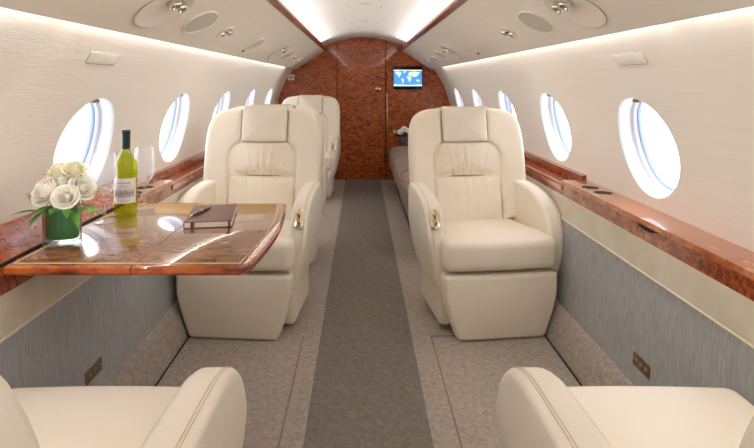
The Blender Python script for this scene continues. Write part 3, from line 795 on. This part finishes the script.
b = bmesh.new()
ip = [(-.950, 1.432)]+[(x, 1.432) for x in (-.8, -.6, -.45, -.35)]+[(arc_end(y)-.032, y) for y in [1.452+.66*i/14 for i in range(15)]]+[(-.36, 2.130), (-.6, 2.130), (-.950, 2.130)]
ip = [(x+.63, y-1.76, tz1-.0004) for x, y in ip]
tube(b, ip, .0022, 4, True); obj('inlay_line', b, M['inlay'], t)
b = bmesh.new(); box(b, -.34, .05, -.03, .03, .655, .690, .006); box(b, -.34, -.30, -.25, .25, .66, .690, .004); obj('support_arm', b, M['trimwood'], t)
for q in (-.2, .2):
    b = bmesh.new(); box(b, -.02, .02, q-.02, q+.02, .683, .691, .002); obj('hinge', b, M['bronze'], t)
# ------------------------------------------------------------------ bottle, glasses, notebook, pen
bo = empty('wine_bottle', (-.890, 1.975, TZ), 'green glass white wine bottle with dark foil neck and white label', 'bottle')
obj('glass_body', lathe([(.001, .008), (.025, .004), (.036, 0), (.0395, .004), (.040, .012), (.040, .165), (.038, .185), (.030, .205), (.020, .222), (.0152, .238), (.0145, .255)], 48), M['bglass'], bo)
obj('neck_foil', lathe([(.0150, .238), (.0155, .240), (.0155, .292), (.0165, .294), (.0165, .302), (.0150, .306), (.001, .307)], 32), M['foil'], bo)
obj('wine', lathe([(.001, .012), (.036, .010), (.0365, .165), (.034, .18), (.026, .20), (.014, .222), (.001, .223)], 40), thin_glass('pale_wine', (.93, .90, .35, 1), .1), bo)
def patch(r, a0, a1, z0, z1, n=24):
    bm = bmesh.new(); A = [[bm.verts.new((r*math.cos(a0+(a1-a0)*i/n), r*math.sin(a0+(a1-a0)*i/n), z)) for i in range(n+1)] for z in (z0, z1)]
    for i in range(n): bm.faces.new((A[0][i], A[0][i+1], A[1][i+1], A[1][i]))
    return bm
fa0 = math.atan2(-1.975, .86)   # direction from bottle towards the aisle
lb = obj('label', patch(.0406, fa0-1.35, fa0+.95, .045, .135, 28), M['label'], bo)
b = bmesh.new()
def ink(a0, a1, z0, z1):
    n = 4; q = patch(.0409, fa0+a0, fa0+a1, z0, z1, n); me = bpy.data.meshes.new('tmp'); q.to_mesh(me); q.free(); b.from_mesh(me); bpy.data.meshes.remove(me)
random.seed(3)
# engraved country house: base band, wings, towers, trees
for i in range(26):
    a = -1.15+1.9*i/26; hgt = .012+.016*abs(math.sin(i*1.3))+.006*random.random()
    ink(a, a+.035, .068, .068+hgt)
    if i % 2: ink(a+.03, a+.07, .072+.008*random.random(), .085+.008*random.random())
ink(-1.15, .75, .0655, .0685)
for i in range(9): ink(-.75+.13*i, -.68+.13*i, .116, .121)
for i in range(12): ink(-.55+.09*i, -.50+.09*i, .106, .1085)
for i in range(7): ink(-.45+.11*i, -.39+.11*i, .054, .056)
obj('label_print', b, M['ink'], lb)
def glass(x, y, h, label, sc=1):
    g = empty('wine_glass', (x, y, TZ), label, 'wine glass', 'wine glasses on the table')
    obj('foot', lathe([(.001, 0), (.036, 0), (.037, .001), (.034, .002), (.012, .004), (.005, .008), (.0035, .014)], 40), M['wglass'], g)
    obj('stem', lathe([(.0035, .014), (.003, .05), (.003, .080), (.005, .092), (.001, .095)], 16), M['wglass'], g)
    k = (h-.09)
    obj('bowl', lathe([(.001, .091), (.012, .094), (.028, .09+k*.16), (.038, .09+k*.34), (.0405, .09+k*.48), (.038, .09+k*.7), (.032, .09+k*.98), (.0315, h)], 48), M['wglass'], g)
glass(-.914, 1.865, .235, 'empty stemmed wine glass left of the bottle, next to the flower vase')
glass(-.858, 2.065, .235, 'empty stemmed wine glass right of the bottle')
nb = empty('notebook', (-.555, 1.905, TZ), 'closed brown leather notebook lying on the table under the pen', 'notebook', rz=RR(9))
nw, nl = .155, .250
b = bmesh.new(); box(b, -nw/2, nw/2, -nl/2, nl/2, 0.0190, .0220, .0012); box(b, -nw/2, nw/2, -nl/2, nl/2, 0, .003, .0012); box(b, -nw/2, -nw/2+.003, -nl/2, nl/2, .001, .0210, .001)
obj('cover', b, M['note'], nb, smooth=False)
b = bmesh.new(); box(b, -nw/2+.002, nw/2-.002, -nl/2+.0006, nl/2-.002, .0028, .0192); obj('pages', b, M['pages'], nb, smooth=False)
b = bmesh.new(); box(b, nw/2-.012, nw/2-.006, -nl/2-.0006, nl/2+.0006, -.0002+.0004, .0226); obj('elastic_band', b, M['note'], nb, smooth=False)
b = bmesh.new(); box(b, -nw/2+.022, -nw/2+.034, -nl/2-.001, -nl/2+.004, .001, .020); obj('ribbon', b, M['note'], nb, smooth=False)
pn = empty('pen', (-.592, 1.895, TZ+.0220+.0058), 'black and gold ballpoint pen lying on the notebook', 'pen')
def pp(n, prof, m):
    b = lathe(prof, 20); bmesh.ops.transform(b, matrix=Vector((.20, .97, 0)).to_track_quat('Z', 'Y').to_matrix().to_4x4(), verts=b.verts); obj(n, b, m, pn)
pp('barrel', [(.0030, -.062), (.0048, -.045), (.0055, -.005), (.0055, 0)], M['pen'])
pp('cap', [(.0055, .006), (.0058, .02), (.0052, .062), (.003, .067), (.0005, .067)], M['pen'])
pp('ring', [(.0056, -.0005), (.006, .0015), (.006, .005), (.0056, .0065)], M['gold'])
pp('tip', [(.0004, -.077), (.0012, -.074), (.0031, -.061)], M['gold'])
b = bmesh.new(); tube(b, [(.0120, .062, .0065), (.0100, .045, .0072), (.007, .025, .0068)], .0012, 6); obj('clip', b, M['gold'], pn)
